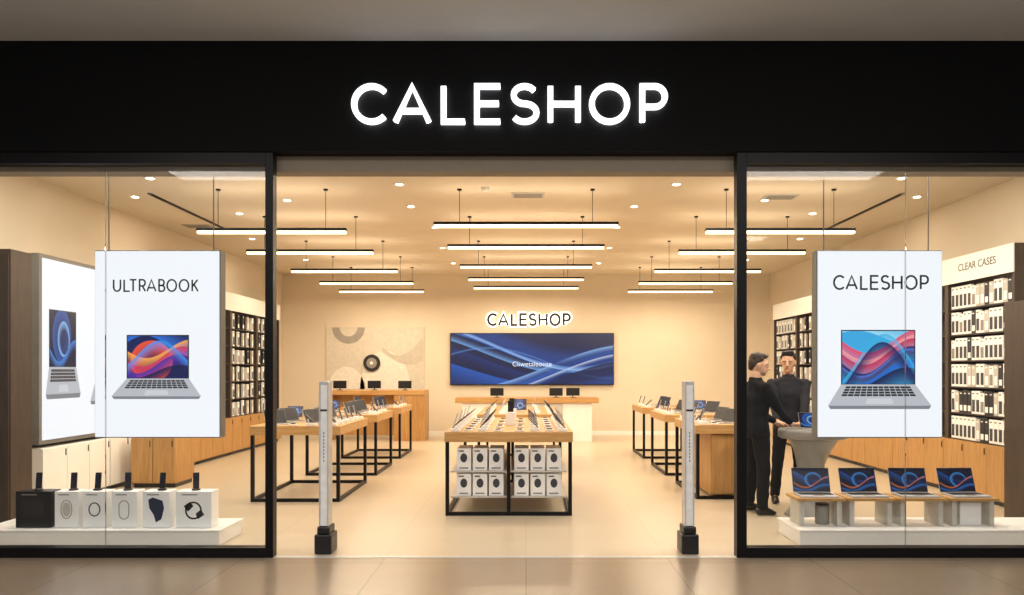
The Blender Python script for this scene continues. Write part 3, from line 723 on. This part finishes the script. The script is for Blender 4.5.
# ------------------------------------------------------------ left window display
e=thing('display_plinth','low white window display plinth','plinth',(0,0,0))
xe=PX(243,7.46)
B('plinth_body',M_white,-5.0,xe-.01,6.91,7.45,0,.13,e,bevel=.004); B('plinth_top',M_white,-5.01,xe,6.9,7.46,.1305,.145,e,bevel=.004)
B('rear_step',M_white,-4.9,PX(205,7.2),7.3,7.44,.1455,.22,e,bevel=.004)
zp=.146
M_navy=mat('navy_print','#1c2a48',0.5)
def wbox(px0,px1,kind,label):
    d=7.0; w=(px1-px0)*d/F; x=PX((px0+px1)/2,d)
    e=thing('product_box',label,'product box',(x,d,zp),group='boxed products on the window plinth')
    m=M_dark if kind=='black' else M_card
    h=.335
    B('carton',m,-w/2+.014,w/2-.014,0,.16,0,h,e,bevel=.004)
    y0,y1=-.003,-.0005
    if kind=='oval':
        MB().ribbon(arc(0,.17,.05,.085,0,360,28)[:-1],.006,y0,y1,True).done('printed_outline',M_grey,e); MB().poly(arc(0,.17,.036,.065,0,360,24)[:-1],y0,y1).done('printed_picture',M_lgrey,e)
    elif kind=='ring':
        MB().ribbon(arc(0,.17,.05,.06,0,360,28)[:-1],.01,y0,y1,True).done('printed_outline',M_txtg,e)
    elif kind=='capsule':
        MB().ribbon(arc(0,.2,.045,.05,0,180,12)+arc(0,.13,.045,.05,180,360,12),.007,y0,y1,True).done('printed_outline',M_grey,e)
    elif kind=='blob':
        MB().poly([(-.07,.26),(-.03,.28),(.06,.25),(.075,.18),(.05,.08),(.0,.05),(-.02,.12),(-.06,.18)],y0,y1).done('printed_picture',M_navy,e)
    elif kind=='watch':
        MB().ribbon(arc(0,.16,.07,.075,0,360,28)[:-1],.014,y0,y1,True).done('printed_outline',M_dark,e); MB().poly([(-.09,.2),(-.03,.24),(.0,.2),(-.05,.15)],y0,y1).done('printed_picture',M_dark,e); MB().poly([(.1,.12),(.04,.08),(.02,.13),(.07,.17)],y0,y1).done('printed_picture',M_txtg,e)
    else:
        B('printed_picture',M_key,-w*.3,w*.3,y0,y1,.1,.26,e)
    B('printed_strip',M_grey,-w*.3,w*.1,y0,y1,.30,.31,e)
    return x,d,h
bx=[(14,52,'black','matte black product box on white plinth'),(53,80,'oval','white product box printed with grey oval device'),(81,108,'ring','white product box printed with dark ring'),(110,138,'capsule','white product box printed with outlined capsule'),(141,171,'blob','white product box printed with navy shape'),(174,213,'watch','wide white product box printed with watch picture')]
hs=thing('display_handset','slim black handset standing upright on box','handset',group='handsets on the product boxes')
MB().lathe([(.04,0),(.04,.010),(.025,.018)],20).done('handset_foot',M_dark,hs)
MB().box(-.027,.027,-.007,.007,.0,.145).done('handset_body',M_dark,hs,loc=(0,0,.018),rot=(math.radians(-8),0,.15),bevel=.004)
B('handset_button_panel',M_scr,-.016,.016,-.006,-.0035,.08,.14,hs)
for i,b in enumerate(bx):
    x,d,h=wbox(*b)
    place(hs,(x+.02*math.sin(i*2),d+.08,zp+h+.0005),.3*math.sin(i*3))

# ------------------------------------------------------------ right window display
e=thing('display_plinth','wide low white window display plinth','plinth',(0,0,0))
xe=PX(777,7.51)
B('plinth_body',M_white,xe+.01,4.95,6.91,7.5,0,.13,e,bevel=.004); B('plinth_top',M_white,xe,4.96,6.9,7.51,.1305,.145,e,bevel=.004)
def bench(w):
    e=thing('display_bench','small low oak shelf on pale panel supports','bench',group='window display benches')
    B('bench_top',M_wood,-w/2,w/2,0,.32,.235,.262,e,bevel=.003)
    for x in (-w/2+.05,w/2-.05): B('support_panel',M_lgrey,x-.022,x+.022,.03,.29,0,.2345,e,bevel=.003)
    return e
bn=bench(.45); lx_=(820,870,921,972)
for i,px in enumerate(lx_):
    l=(PX(px,7.1),7.05,zp)
    if i==0: bn.location=l
    else: dup(bn,l)
    place(lw,(PX(px,7.1),7.2,zp+.2625),math.radians((-3,2,-1,3)[i]))
wb=thing('riser_block','white cube riser on the plinth','riser',(PX(972,7.1),7.12,zp))
B('riser_body',M_white,-.10,.10,0,.15,0,.21,wb,bevel=.004); B('riser_cap',M_lgrey,-.105,.105,-.005,.155,.2105,.22,wb)
wb=thing('grey_container','grey cylindrical container beneath the bench','container',(PX(822,7.2),7.2,zp))
MB().lathe([(.06,0),(.065,.01),(.065,.17),(.06,.18)],24).done('container_body',M_grey,wb); MB().lathe([(.063,.181),(.058,.195)],24).done('container_lid',M_dark,wb)

# ------------------------------------------------------------ round counter
cx,cy=3.16,8.38
e=thing('pedestal_counter','round grey counter on twisted sculptural pedestal','counter',(cx,cy,0))
pf=[]
for i in range(41):
    t=i/40; pf.append((.135+.15*abs(2*t-1.05)**2.0,.849*t))
MB().lathe(pf,64,fn=lambda a,z: 1+.20*math.cos(3*(a+z*2.6))*math.sin(math.pi*min(1,max(0,z/.849))**.8)).done('pedestal',M_stone,e)
MB().lathe([(.34,.85),(.365,.865),(.365,.93),(.36,.95)],64).done('countertop',M_stone,e)
lc=laptop('small open laptop with blue screen on round counter',M_sw4,None,w=.28,dp=.19,lh=.17); lc.location=(cx+.0,cy-.12,.951); lc.rotation_euler=(0,0,.15)
cb=thing('card_reader','small black card reader on round counter','card reader',(cx+.22,cy-.08,.951))
MB().hull([((0,-.04,.012),(.035,.03,.01)),((0,.05,.03),(.035,.03,.01))]).done('reader_body',M_dark,cb)
B('reader_screen',M_scr,-.02,.02,.02,.05,.041,.043,cb)

# ------------------------------------------------------------ lights outside & world
def area(name,loc,sx,sy,en,col,rot=(0,0,0)):
    ld=bpy.data.lights.new(name,'AREA'); ld.shape='RECTANGLE'; ld.size=sx; ld.size_y=sy; ld.energy=en; ld.color=col
    o=bpy.data.objects.new(name,ld); COL.objects.link(o); o.location=loc; o.rotation_euler=rot; return o
area('mall_fill_light',(0,2.2,4.37),10,.5,245,(1,.96,.91))  # both mall lamps are added out of view, for mall floor and window fronts
area('mall_fill_light',(0,-3.0,4.37),10,.5,245,(1,.96,.91))
area('mall_ceiling_fill',(0,3.0,3.75),10,.3,130,(1,.99,.98),(math.pi,0,0))  # no cove here: unseen upward fill added to lighten the mall ceiling
w=bpy.data.worlds.new('World'); scene.world=w; w.use_nodes=True
w.node_tree.nodes['Background'].inputs[0].default_value=(.95,.96,1.0,1); w.node_tree.nodes['Background'].inputs[1].default_value=.32
cam=bpy.data.cameras.new('Camera'); co=bpy.data.objects.new('Camera',cam); COL.objects.link(co)
cam.sensor_width=36; cam.lens=36*F/1024; co.location=(0,0,EYE); co.rotation_euler=(math.pi/2,0,0)
cam.shift_x=-(CX-512)/1024; cam.shift_y=(CY-297.5)/1024; cam.clip_end=100
scene.camera=co
scene.view_settings.view_transform='Standard'
scene.view_settings.look='None'
